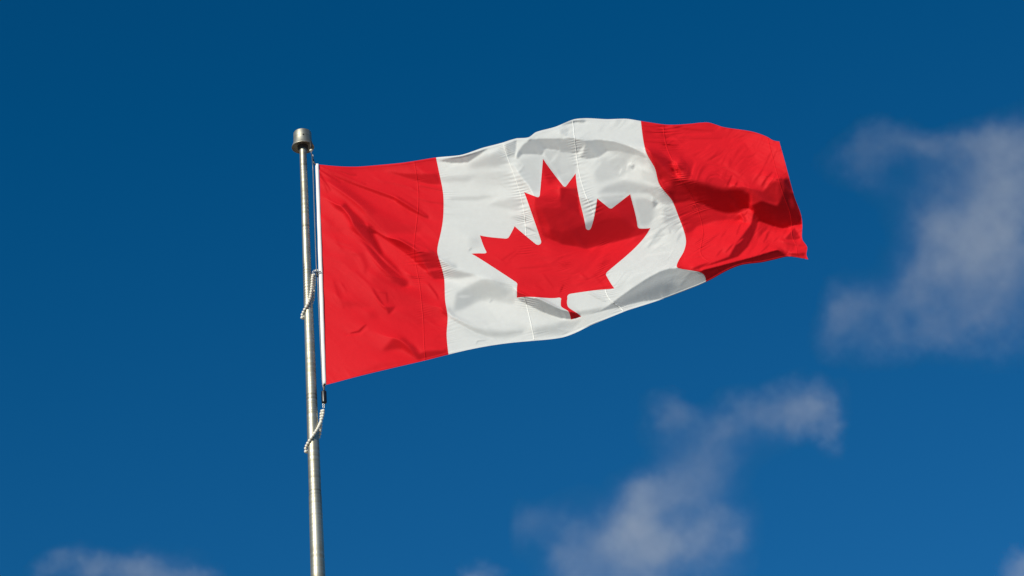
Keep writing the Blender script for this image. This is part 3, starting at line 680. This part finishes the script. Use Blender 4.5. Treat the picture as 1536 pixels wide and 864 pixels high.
def leaf_outline():
    out_ = [(4890, 4430)]
    def cur(): return out_[-1]
    def l(dx, dy):
        x, y = cur(); n_ = max(1, int(math.hypot(dx, dy)/22))
        for k in range(1, n_+1): out_.append((x+dx*k/n_, y+dy*k/n_))
    def arc(r, sweep, dx, dy):
        x0, y0 = cur(); x1, y1 = x0+dx, y0+dy; c = math.hypot(dx, dy); h = math.sqrt(max(r*r-c*c/4, 0))
        mx, my = (x0+x1)/2, (y0+y1)/2; nx, ny = -dy/c, dx/c
        sg = 1 if sweep else -1
        cx, cy = mx+sg*h*nx, my+sg*h*ny
        a0 = math.atan2(y0-cy, x0-cx); a1 = math.atan2(y1-cy, x1-cx)
        if sweep and a1 < a0: a1 += 2*math.pi
        if not sweep and a1 > a0: a1 -= 2*math.pi
        for k in range(1, 6): t = a0+(a1-a0)*k/5; out_.append((cx+r*math.cos(t), cy+r*math.sin(t)))
    l(-45,-863); arc(95,1,111,-98); l(859,151); l(-116,-320); arc(65,1,20,-73); l(941,-762); l(-212,-99); arc(65,1,-34,-79); l(186,-572); l(-542,115)
    arc(65,1,-73,-38); l(-105,-247); l(-423,454); arc(65,1,-111,-57); l(204,-1052); l(-327,189); arc(65,1,-91,-27); l(-332,-652)
    l(-332,652); arc(65,1,-91,27); l(-327,-189); l(204,1052); arc(65,1,-111,57); l(-423,-454); l(-105,247); arc(65,1,-73,38); l(-542,-115); l(186,572)
    arc(65,1,-34,79); l(-212,99); l(941,762); arc(65,1,20,73); l(-116,320); l(859,-151); arc(95,1,111,98); l(-45,863)
    # close along the stem's foot
    x, y = cur()
    for k in range(1, 8): out_.append((x+(4890-x)*k/8, y+(4430-y)*k/8))
    q = np.array(out_)/np.array([9600., 4800.])
    keep = [0]
    for i in range(1, len(q)):
        if math.dist(q[i]*ASPECT, q[keep[-1]]*ASPECT) > 1e-4: keep.append(i)
    return q[keep]
OUT = leaf_outline()

def inside(poly, q):
    x, y = q[:, 0], q[:, 1]; ins = np.zeros(len(q), bool)
    for i in range(len(poly)):
        (x1, y1), (x2, y2) = poly[i-1], poly[i]
        c = ((y1 > y) != (y2 > y)); ins ^= c & (x < (x2-x1)*(y-y1)/((y2-y1) or 1e-12)+x1)
    return ins

def centre_mesh():
    nu = 230
    uv, quads = grid_uv(.25, .75, nu)
    du, dv = 0.5/nu, 1.0/NV
    # cells touched by the outline are retriangulated; the rest stay quads
    cr = np.zeros((NV, nu), bool)
    dense = np.concatenate([OUT + (np.roll(OUT, -1, 0)-OUT)*t for t in np.linspace(0, 1, 12)[:-1]])
    ci = np.clip(((dense[:, 0]-.25)/du).astype(int), 0, nu-1); ri = np.clip((dense[:, 1]/dv).astype(int), 0, NV-1)
    for a_ in (-1, 0, 1):
        for b_ in (-1, 0, 1): cr[np.clip(ri+a_, 0, NV-1), np.clip(ci+b_, 0, nu-1)] = True
    crf = cr.ravel()
    cen = uv[quads].mean(1)
    inq = inside(OUT, cen)
    white_q = quads[~crf & ~inq]; leaf_q = quads[~crf & inq]
    # band: grid points of band cells, minus those hugging the outline
    bq = quads[crf]; ids = np.unique(bq)
    # border edges of the band region
    e = np.concatenate([bq[:, [0, 1]], bq[:, [1, 2]], bq[:, [2, 3]], bq[:, [3, 0]]]); es = np.sort(e, 1)
    key, cnt = np.unique(es, axis=0, return_counts=True); bord = key[cnt == 1]
    bset = set(bord.ravel().tolist())
    d = np.full(len(ids), 9.0)
    pp = uv[ids]*ASPECT
    for i in range(0, len(ids), 500):
        d[i:i+500] = np.sqrt((((pp[i:i+500, None]-dense[None]*ASPECT))**2).sum(-1).min(1))
    ids = np.array([k for k, dd in zip(ids, d) if dd > 0.45*dv or k in bset])
    loc = {k: n_ for n_, k in enumerate(ids.tolist())}
    no = len(ids)
    pts = [Vector((*(uv[k]*ASPECT),)) for k in ids] + [Vector((*(q*ASPECT),)) for q in OUT]
    edges = [(loc[a_], loc[b_]) for a_, b_ in bord.tolist()] + [(no+i, no+(i+1) % len(OUT)) for i in range(len(OUT))]
    vs, _, fs, vo, _, _ = delaunay_2d_cdt(pts, edges, [], 0, 1e-7)
    vs = np.array([[v.x, v.y] for v in vs])/ASPECT
    fs = np.array([f_ for f_ in fs if len(f_) == 3])
    fc = vs[fs].mean(1)
    cell_c = np.clip(((fc[:, 0]-.25)/du).astype(int), 0, nu-1); cell_r = np.clip((fc[:, 1]/dv).astype(int), 0, NV-1)
    fs = fs[cr[cell_r, cell_c]]; fc = vs[fs].mean(1)
    # map triangulation vertices back to the grid where they are grid points
    gmap = np.full(len(vs), -1)
    for n_, src in enumerate(vo):
        for s in src:
            if s < no: gmap[n_] = ids[s]
    extra = np.where(gmap < 0)[0]; gmap[extra] = len(uv)+np.arange(len(extra))
    uv_all = np.concatenate([uv, vs[extra]])
    tri = gmap[fs]; il = inside(OUT, fc)
    return uv_all, white_q, leaf_q, tri[~il], tri[il]

def build_piece(name, pts, nrm, quads, tris, mat, parent, org):
    used = np.unique(np.concatenate([quads.ravel(), tris.ravel()]).astype(int)); mp = np.full(len(pts), -1); mp[used] = np.arange(len(used))
    me = bpy.data.meshes.new(name)
    nq, nt_ = len(quads), len(tris)
    lp = np.concatenate([mp[quads].ravel(), mp[tris].ravel()]) if nt_ else mp[quads].ravel()
    me.vertices.add(len(used)); me.vertices.foreach_set('co', (pts[used]-org).astype(np.float32).ravel())
    me.loops.add(len(lp)); me.loops.foreach_set('vertex_index', lp.astype(np.int32))
    me.polygons.add(nq+nt_)
    me.polygons.foreach_set('loop_start', np.concatenate([np.arange(nq)*4, nq*4+np.arange(nt_)*3]).astype(np.int32))
    me.polygons.foreach_set('use_smooth', np.ones(nq+nt_, bool))
    me.update(calc_edges=True)
    me.normals_split_custom_set_from_vertices([tuple(x) for x in nrm[used].tolist()])
    return link(name, me, mat, parent)

def normals_of(uv):
    e = 5e-4
    du = cloth_points(uv+np.array([e, 0]))-cloth_points(uv-np.array([e, 0])); dv = cloth_points(uv+np.array([0, 2*e]))-cloth_points(uv-np.array([0, 2*e]))
    n_ = np.cross(du, dv); n_ /= np.linalg.norm(n_, axis=1, keepdims=True)+1e-12
    return n_ * np.where(n_[:, 1] > 0, 1, 1)[:, None]

ORG = P(478.5, 247.0)
flag = thing('flag', 'red and white flag with a red maple leaf, streaming out from the pole', 'flag', ORG)
none3 = np.zeros((0, 3), int)
def face_dir(pts, quads):                     # make the winding agree with the analytic normals
    return quads
for k, (ua, ub) in enumerate(((0, .25), (.75, 1.0))):
    uv, q = grid_uv(ua, ub, 120)
    pts, nr = cloth_points(uv), normals_of(uv)
    o = build_piece('red_band', pts, nr, q, none3, M_red, flag, ORG)
    o['label'] = 'red cloth band along the hoist' if k == 0 else 'crumpled red band at the flying end'
uvc, wq, lq, wt, lt = centre_mesh()
ptc, nrc = cloth_points(uvc), normals_of(uvc)
o = build_piece('white_panel', ptc, nrc, wq, wt, M_white, flag, ORG); o['label'] = 'white centre panel around the leaf'
o = build_piece('maple_leaf', ptc, nrc, lq, lt, M_red, flag, ORG); o['label'] = 'red maple leaf sewn into the white panel'

# seams: narrow stitched strips standing proud of the cloth
def seam(u, ranges, mat, w=0.0011, lift=0.003):
    V, F = [], []
    for va, vb in ranges:
        n_ = int((vb-va)*260)+2; v = np.linspace(va, vb, n_)
        uvs = [np.stack([np.full(n_, u+o_*w), v], 1) for o_ in (-1, -0.5, 0.5, 1)]
        lf = [0.0005, lift, lift, 0.0005]
        s0 = len(V)
        rows = []
        for q, h in zip(uvs, lf):
            p_ = cloth_points(q); nn = normals_of(q); nn = nn*np.sign(-(nn @ FWD))[:, None]
            rows.append(p_+nn*h)
        rows = np.stack(rows, 1)
        for r_ in rows.reshape(-1, 3): V.append(tuple(r_-ORG))
        for i in range(n_-1):
            for k in range(3):
                a_ = s0+i*4+k; F.append((a_, a_+1, a_+5, a_+4))
    return link('seam', poly_mesh('seam', V, F), mat, flag)
M_thread = cloth_mat('white_seam', (0.86, 0.86, 0.84), (0.7, 0.7, 0.7), 0.1, 0.2)
def leaf_free(u):                             # stretches of a seam that the leaf does not cover
    v = np.linspace(0.004, 0.996, 1200); ins = inside(OUT, np.stack([np.full(1200, u), v], 1)); out_ = []; s0 = None
    for k in range(1200):
        if not ins[k] and s0 is None: s0 = v[k]
        if (ins[k] or k == 1199) and s0 is not None:
            if v[k]-s0 > 0.03: out_.append((s0, v[k]-0.003))
            s0 = None
    return out_
for u in (0.412, 0.588):
    for rg in leaf_free(u): seam(u, [rg], M_thread)
for u in (0.203, 0.79): seam(u, [(0.004, 0.996)], M_red, 0.0012, 0.0022)
seam(0.978, [(0.004, 0.996)], M_red, 0.0010, 0.0025)

# white header along the hoist: a flattened sleeve with a rope inside
hp = []
for v in np.linspace(-0.002, 1.002, 60):
    hp.append(((478.5+11.0*v), 247+330*v))
hp = np.array(hp)
bow = np.sin(np.pi*np.linspace(0, 1, 60)*2)*0.35; cen = P(hp[:, 0]-2.9+bow*0.3, hp[:, 1], 0.004*bow); V, F = [], []
wid = 3.05*mpp(float(cen[30][2]))
for i in range(60):
    w_ = wid*(0.86+0.14*math.sin(math.pi*i/59))*(1.0+0.10*math.sin(i*0.9)*0.3)
    for k in range(12):
        t = 2*math.pi*k/12
        V.append((cen[i][0]+w_*math.cos(t)-ORG[0], cen[i][1]+0.009*math.sin(t)-ORG[1], cen[i][2]-ORG[2]))
for i in range(59):
    for k in range(12): F.append((i*12+k, i*12+(k+1) % 12, (i+1)*12+(k+1) % 12, (i+1)*12+k))
F.append(tuple(range(11, -1, -1))); F.append(tuple(59*12+k for k in range(12)))
link('header', poly_mesh('header', V, F), M_head, flag)

# ------------------------------------------------------------------ halyard, hooks, weight, bead rings
def px_path(pts, n=60):
    """smooth world path through picture points (px, py, dy)"""
    q = np.array([(p[0], p[1], p[2] if len(p) > 2 else 0.0) for p in pts], float)
    d = np.r_[0, np.cumsum(np.hypot(*np.diff(q[:, :2], axis=0).T)+1e-6)]; t = np.linspace(0, d[-1], n)
    qq = np.stack([np.interp(t, d, q[:, k]) for k in range(3)], 1)
    for _ in range(3): qq[1:-1] = 0.25*qq[:-2]+0.5*qq[1:-1]+0.25*qq[2:]
    return P(qq[:, 0], qq[:, 1], qq[:, 2])

cp = px_path([(466.8,227,-.05),(468.0,233,-.03),(469.2,245),(472.4,340),(474.6,403),(476.5,418),(480,500),(483.6,576),(485.6,585)], 80)
V, F = tube(offset(cp, ORG), 0.0042, 8)
hal = link('halyard', poly_mesh('halyard', V, F), M_cable); hal.location = Vector(ORG)
tag(hal, 'thin dark halyard cable running down between the pole and the flag header', 'cable')

def ring_path(c, rx, rz, n=20, tilt=0.0):
    return [(c[0]+rx*math.cos(2*math.pi*k/n)*math.cos(tilt)-rz*math.sin(2*math.pi*k/n)*math.sin(tilt), c[1],
             c[2]+rx*math.cos(2*math.pi*k/n)*math.sin(tilt)+rz*math.sin(2*math.pi*k/n)*math.cos(tilt)) for k in range(n)]

def part_tube(name, path, r, mat, parent, org, seg=8, closed=False):
    V, F = tube(offset(path, org), r, seg, closed); return link(name, poly_mesh(name, V, F), mat, parent)

# snap hook at the top corner
o0 = P(468.9, 236.5, -0.004)
hk = thing('snap_hook', 'small shiny snap hook at the top corner, just under the pole cap', 'snap hook', o0)
part_tube('eye', ring_path(P(468.6,233.6,-0.006), .006, .008, 16), 0.0022, M_steel, hk, o0, closed=True)
part_tube('body', px_path([(468.6,235),(469.0,237.5),(469.6,240)], 10), [0.004,0.007,0.008,0.007,0.006,0.007,0.008,0.007,0.006,0.004], M_steel, hk, o0, 10)
part_tube('hook', px_path([(469.4,239,-.004),(470.2,242,-.006),(471.6,245.4,-.006),(473.4,247.5,-.004),(474.6,248.3,0)], 14), 0.0052, M_black, hk, o0, 10)

# counterweight under the lower corner
o1 = P(486.0, 595.5)
wt_ = thing('counterweight', 'black capsule counterweight hanging under the flag\'s lower hoist corner', 'weight', o1)
s1 = mpp(float(o1[2]))
za, zb_ = P(486.0, 586.2)[2]-o1[2], P(486.0, 605.3)[2]-o1[2]
rw = 4.1*s1
prw = [(0.0006, za)] + [(rw*math.sin(t), za-rw*0.5*(1-math.cos(t))) for t in np.linspace(0.2, math.pi/2, 8)] + [(rw, zb_+rw*0.5)] + [(rw*math.cos(t), zb_+rw*0.5-rw*0.5*math.sin(t)) for t in np.linspace(0.1, math.pi/2-0.1, 8)] + [(0.0006, zb_)]
V, F = lathe(prw, 32); link('sleeve', poly_mesh('sleeve', V, F), M_black, wt_)
part_tube('shackle', px_path([(486.8,575.5,-.012),(486.4,579),(486.2,583),(486.0,587)], 14), 0.0058, M_black, wt_, o1, 10)
for cy_ in (607.0, 610.2): part_tube('link', ring_path(P(485.4, cy_), .005, .010, 16, 0.3), 0.0024, M_steel, wt_, o1, closed=True)

# clip in the middle of the header
o2 = P(474.0, 407.5, -0.006)
ck = thing('swivel_clip', 'dark swivel clip joining the header to the upper bead ring', 'clip', o2)
part_tube('hook', px_path([(472.5,408.5,-.006),(475,409.5,-.012),(477.5,408.5,-.018),(481.0,407.0,-.018)], 14), 0.0040, M_black, ck, o2, 8)
part_tube('eye', ring_path(P(474.8,405.6,-.008), .007, .009, 16, 0.5), 0.0030, M_steel, ck, o2, closed=True)
part_tube('link', ring_path(P(470.6,407.2,-.008), .005, .011, 16, -0.4), 0.0026, M_steel, ck, o2, closed=True)
part_tube('body', px_path([(475.4,409.0,-.008),(475.8,412.0,-.008),(476.4,415.5,-.006)], 10), [0.003,0.006,0.008,0.008,0.007,0.007,0.008,0.008,0.006,0.003], M_black, ck, o2, 10)

# bead rings round the pole
bm = bmesh.new(); bmesh.ops.create_uvsphere(bm, u_segments=16, v_segments=10, radius=1.0)
bead_me = bpy.data.meshes.new('bead'); bm.to_mesh(bead_me); bm.free()
bead_me.polygons.foreach_set('use_smooth', [True]*len(bead_me.polygons)); bead_me.materials.append(M_bead)
def bead_ring(front, back, rb_px, label):
    """front / back: picture points of the strand before and behind the pole"""
    def dy(p, side):
        z = float(P(p[0], p[1])[2]); ax = project([PX, POLE_Y, z], ROLL); s = mpp(z)
        rr = pole_r(z)+rb_px*s*1.08; dx = float(P(p[0], p[1])[0])-PX
        return side*math.sqrt(max(rr*rr-dx*dx, 0.0))
    def dense(L):
        q = np.array(L, float); d = np.r_[0, np.cumsum(np.hypot(*np.diff(q, axis=0).T))]; t = np.linspace(0, d[-1], 60)
        return np.stack([np.interp(t, d, q[:, k]) for k in range(2)], 1)
    pts = [(x, y, dy((x, y), -1)) for x, y in dense(front)] + [(x, y, dy((x, y), 1)) for x, y in dense(back)]
    q = np.array(pts)
    for _ in range(4): q = 0.25*np.roll(q, 1, 0)+0.5*q+0.25*np.roll(q, -1, 0)
    W = P(q[:, 0], q[:, 1], q[:, 2]); Wc = np.concatenate([W, W[:1]])
    d = np.r_[0, np.cumsum(np.linalg.norm(np.diff(Wc, axis=0), axis=1))]
    rb = rb_px*mpp(float(W[0][2])); n_ = int(d[-1]/(rb*1.92))
    org = W[0]
    root = thing('bead_ring', label, 'bead ring', org, 'white bead rings looped round the flagpole')
    part_tube('cord', W, 0.004, M_rope, root, org, 8, True)
    t = (np.arange(n_)+0.5)/n_*d[-1]
    C_ = np.stack([np.interp(t, d, Wc[:, k]) for k in range(3)], 1)
    for c in C_:
        b_ = bpy.data.objects.new('bead', bead_me); COL.objects.link(b_); b_.parent = root
        b_.location = Vector(c-org); s = rb*random.uniform(0.94, 1.04); b_.scale = (s, s, s)
    return root
bead_ring([(469.4,411),(468.3,418),(468.1,424),(466.9,436),(465,447),(461.4,456.7),(455.8,466),(453,473.3),(452.6,477)],
          [(453.6,479),(458,474),(463,466),(467.5,457),(470,448),(471,431.7),(472.3,417),(471.5,411)], 2.35,
          'upper bead ring, slung round the pole from the clip at mid flag')
bead_ring([(485.2,612.5),(484.6,621.4),(481.8,631),(477,642),(470,652.6),(463,662.4),(459,670),(457.8,677)],
          [(459,679.5),(466,674),(474,665),(479.5,653),(481.2,640),(481.6,625),(482.2,616)], 2.45,
          'lower bead ring, slung round the pole below the black counterweight')

# ------------------------------------------------------------------ clouds: bodies of thin vapour far behind
def fbm(H, W, base, octs, seed, gain=0.55):
    r_ = np.random.default_rng(seed); o = np.zeros((H, W)); amp = 1.0; tot = 0
    for k in range(octs):
        c = base*2**k; gh, gw = int(H/W*c)+3, int(c)+3
        g = r_.random((gh, gw)); y = np.linspace(0, gh-2.001, H); x = np.linspace(0, gw-2.001, W)
        i, j = y.astype(int), x.astype(int); a_, b_ = (y-i), (x-j); a_ = (a_*a_*(3-2*a_))[:, None]; b_ = (b_*b_*(3-2*b_))[None]
        o += amp*(g[i][:, j]*(1-a_)*(1-b_)+g[i+1][:, j]*a_*(1-b_)+g[i][:, j+1]*(1-a_)*b_+g[i+1][:, j+1]*a_*b_); tot += amp; amp *= gain
    return o/tot
cm, cn, co = new_mat('vapour')
pv = N(cn, 'ShaderNodeVolumePrincipled'); pv.inputs['Color'].default_value = (0.95, 0.93, 0.92, 1); pv.inputs['Density'].default_value = 0.0055; pv.inputs['Anisotropy'].default_value = -0.15
cn.links.new(pv.outputs[0], co.inputs['Volume'])
def cloud(box, blobs, dist, label, seed, thick=48.0):
    x0, y0, x1, y1 = box; st = 2.2; W, H = int((x1-x0)/st), int((y1-y0)/st)
    X, Y = np.meshgrid(np.linspace(x0, x1, W), np.linspace(y0, y1, H))
    wx = (fbm(H, W, W/36, 6, seed+1, 0.6)-0.5)*64; wy = (fbm(H, W, W/36, 6, seed+2, 0.6)-0.5)*64
    T = np.zeros((H, W))
    for bx, by, rx, ry, am in blobs:
        d = np.hypot((X+wx-bx)/rx, (Y+wy-by)/ry); T = T + am*np.exp(-1.1*d**2.2)*(1-0.4*np.clip(T, 0, 1))
    n_ = fbm(H, W, W/46, 6, seed, 0.55)
    n2_ = fbm(H, W, W/16, 3, seed+9, 0.5); T = T*np.clip(-0.25+2.0*n_+0.5*n2_, 0.05, 2) - 0.016
    ex = np.minimum(np.minimum(X-x0, x1-X), np.minimum(Y-y0, y1-Y))/14; T = T*np.clip(ex, 0, 1)
    T = np.clip(T, 0, None); T = T*T/(T+0.20)*1.12; T = blur(T, 0.6)
    ok = T > 0.004
    h = T*thick/2
    ids = -np.ones((H, W), int)
    # keep cells with some body in them
    cell = ok[:-1, :-1] | ok[1:, :-1] | ok[:-1, 1:] | ok[1:, 1:]
    use = np.zeros((H, W), bool); use[:-1, :-1] |= cell; use[1:, :-1] |= cell; use[:-1, 1:] |= cell; use[1:, 1:] |= cell
    h = np.where(ok, h, 0.02)
    # border of the used region is pinched shut
    ids[use] = np.arange(use.sum())
    sway = (fbm(H, W, W/50, 3, seed+5)-0.5)*thick*0.6
    fr = ray_point(X, Y, dist+sway-h, ROLL)[use]; bk = ray_point(X, Y, dist+sway+h, ROLL)[use]
    n0 = len(fr); r, c = np.where(cell)
    a_, b_, c_, d_ = ids[r, c], ids[r, c+1], ids[r+1, c+1], ids[r+1, c]
    Fq = np.concatenate([np.stack([a_, d_, c_, b_], 1), np.stack([a_, b_, c_, d_], 1)+n0])
    e = np.concatenate([np.stack([a_, b_], 1), np.stack([b_, c_], 1), np.stack([c_, d_], 1), np.stack([d_, a_], 1)])
    es = np.sort(e, 1); key, inv, cnt = np.unique(es, axis=0, return_inverse=True, return_counts=True); inv = inv.ravel()
    be = e[cnt[inv] == 1]
    Fq = np.concatenate([Fq, np.stack([be[:, 0], be[:, 1], be[:, 1]+n0, be[:, 0]+n0], 1)])
    V = np.concatenate([fr, bk]); org = V.mean(0)
    o = link('cloud', mesh_np('cloud', V-org, Fq), None); o.location = Vector(org); o.data.materials.append(cm)
    tag(o, label, 'cloud', 'thin clouds drifting in the blue sky')
    return o
cloud((1170,110,1680,620), [(1345,208,62,26,.5),(1282,238,34,26,.32),(1400,222,36,26,.4),(1485,240,60,40,.6),(1560,250,70,60,.8),(1420,335,62,52,.62),(1505,345,70,70,.8),(1450,405,75,50,.7),(1392,432,55,38,.65),
       (1285,462,42,40,.5),(1262,505,36,36,.4),(1345,478,55,35,.5),(1480,470,70,42,.6),(1570,360,80,90,.8),(1420,500,60,30,.35),(1295,250,70,40,.16),(1430,330,110,90,.16),(1500,212,70,28,.45),(1330,510,90,36,.16),(1470,440,110,90,.2)], 900, 'large ragged cloud right of the flag, running out of the frame', 11, 38.0)
cloud((760,540,1330,960), [(1008,620,38,34,.6),(1078,632,48,28,.5),(1140,612,48,30,.55),(1205,618,42,34,.8),(1222,642,26,22,.6),(1060,690,60,46,.25),(1000,742,44,32,.65),(955,775,42,32,.5),(925,812,52,44,.55),
       (1012,818,66,44,.85),(1075,785,38,46,.5),(850,832,38,38,.5),(1000,890,90,60,.8),(870,900,60,50,.5),(1060,670,80,60,.14),(1040,720,70,50,.14),(880,800,110,60,.18),(1130,640,110,46,.15),(800,790,50,30,.2),(965,835,75,46,.5),(1020,775,70,50,.35),(1080,820,50,60,.3)], 1000, 'wispy cloud below the flag, trailing down to the bottom edge', 23)
cloud((20,790,370,960), [(150,858,40,24,.9),(192,852,52,20,.75),(110,866,36,16,.6),(72,852,24,16,.35),(290,862,36,10,.4),(170,910,130,36,.9),(240,880,60,24,.6),(190,850,120,34,.2)], 1050, 'low cloud top left of the flagpole at the bottom edge', 37)
cloud((650,800,800,940), [(738,858,30,16,.45),(715,866,24,14,.4),(740,900,50,30,.5)], 1050, 'small faint cloud wisp between the flagpole and the larger wispy cloud', 41)
cloud((1470,800,1640,960), [(1540,852,34,16,.5),(1575,880,60,40,.7),(1520,880,30,24,.4)], 1100, 'small pale cloud puff at the lower right corner of the sky', 53)
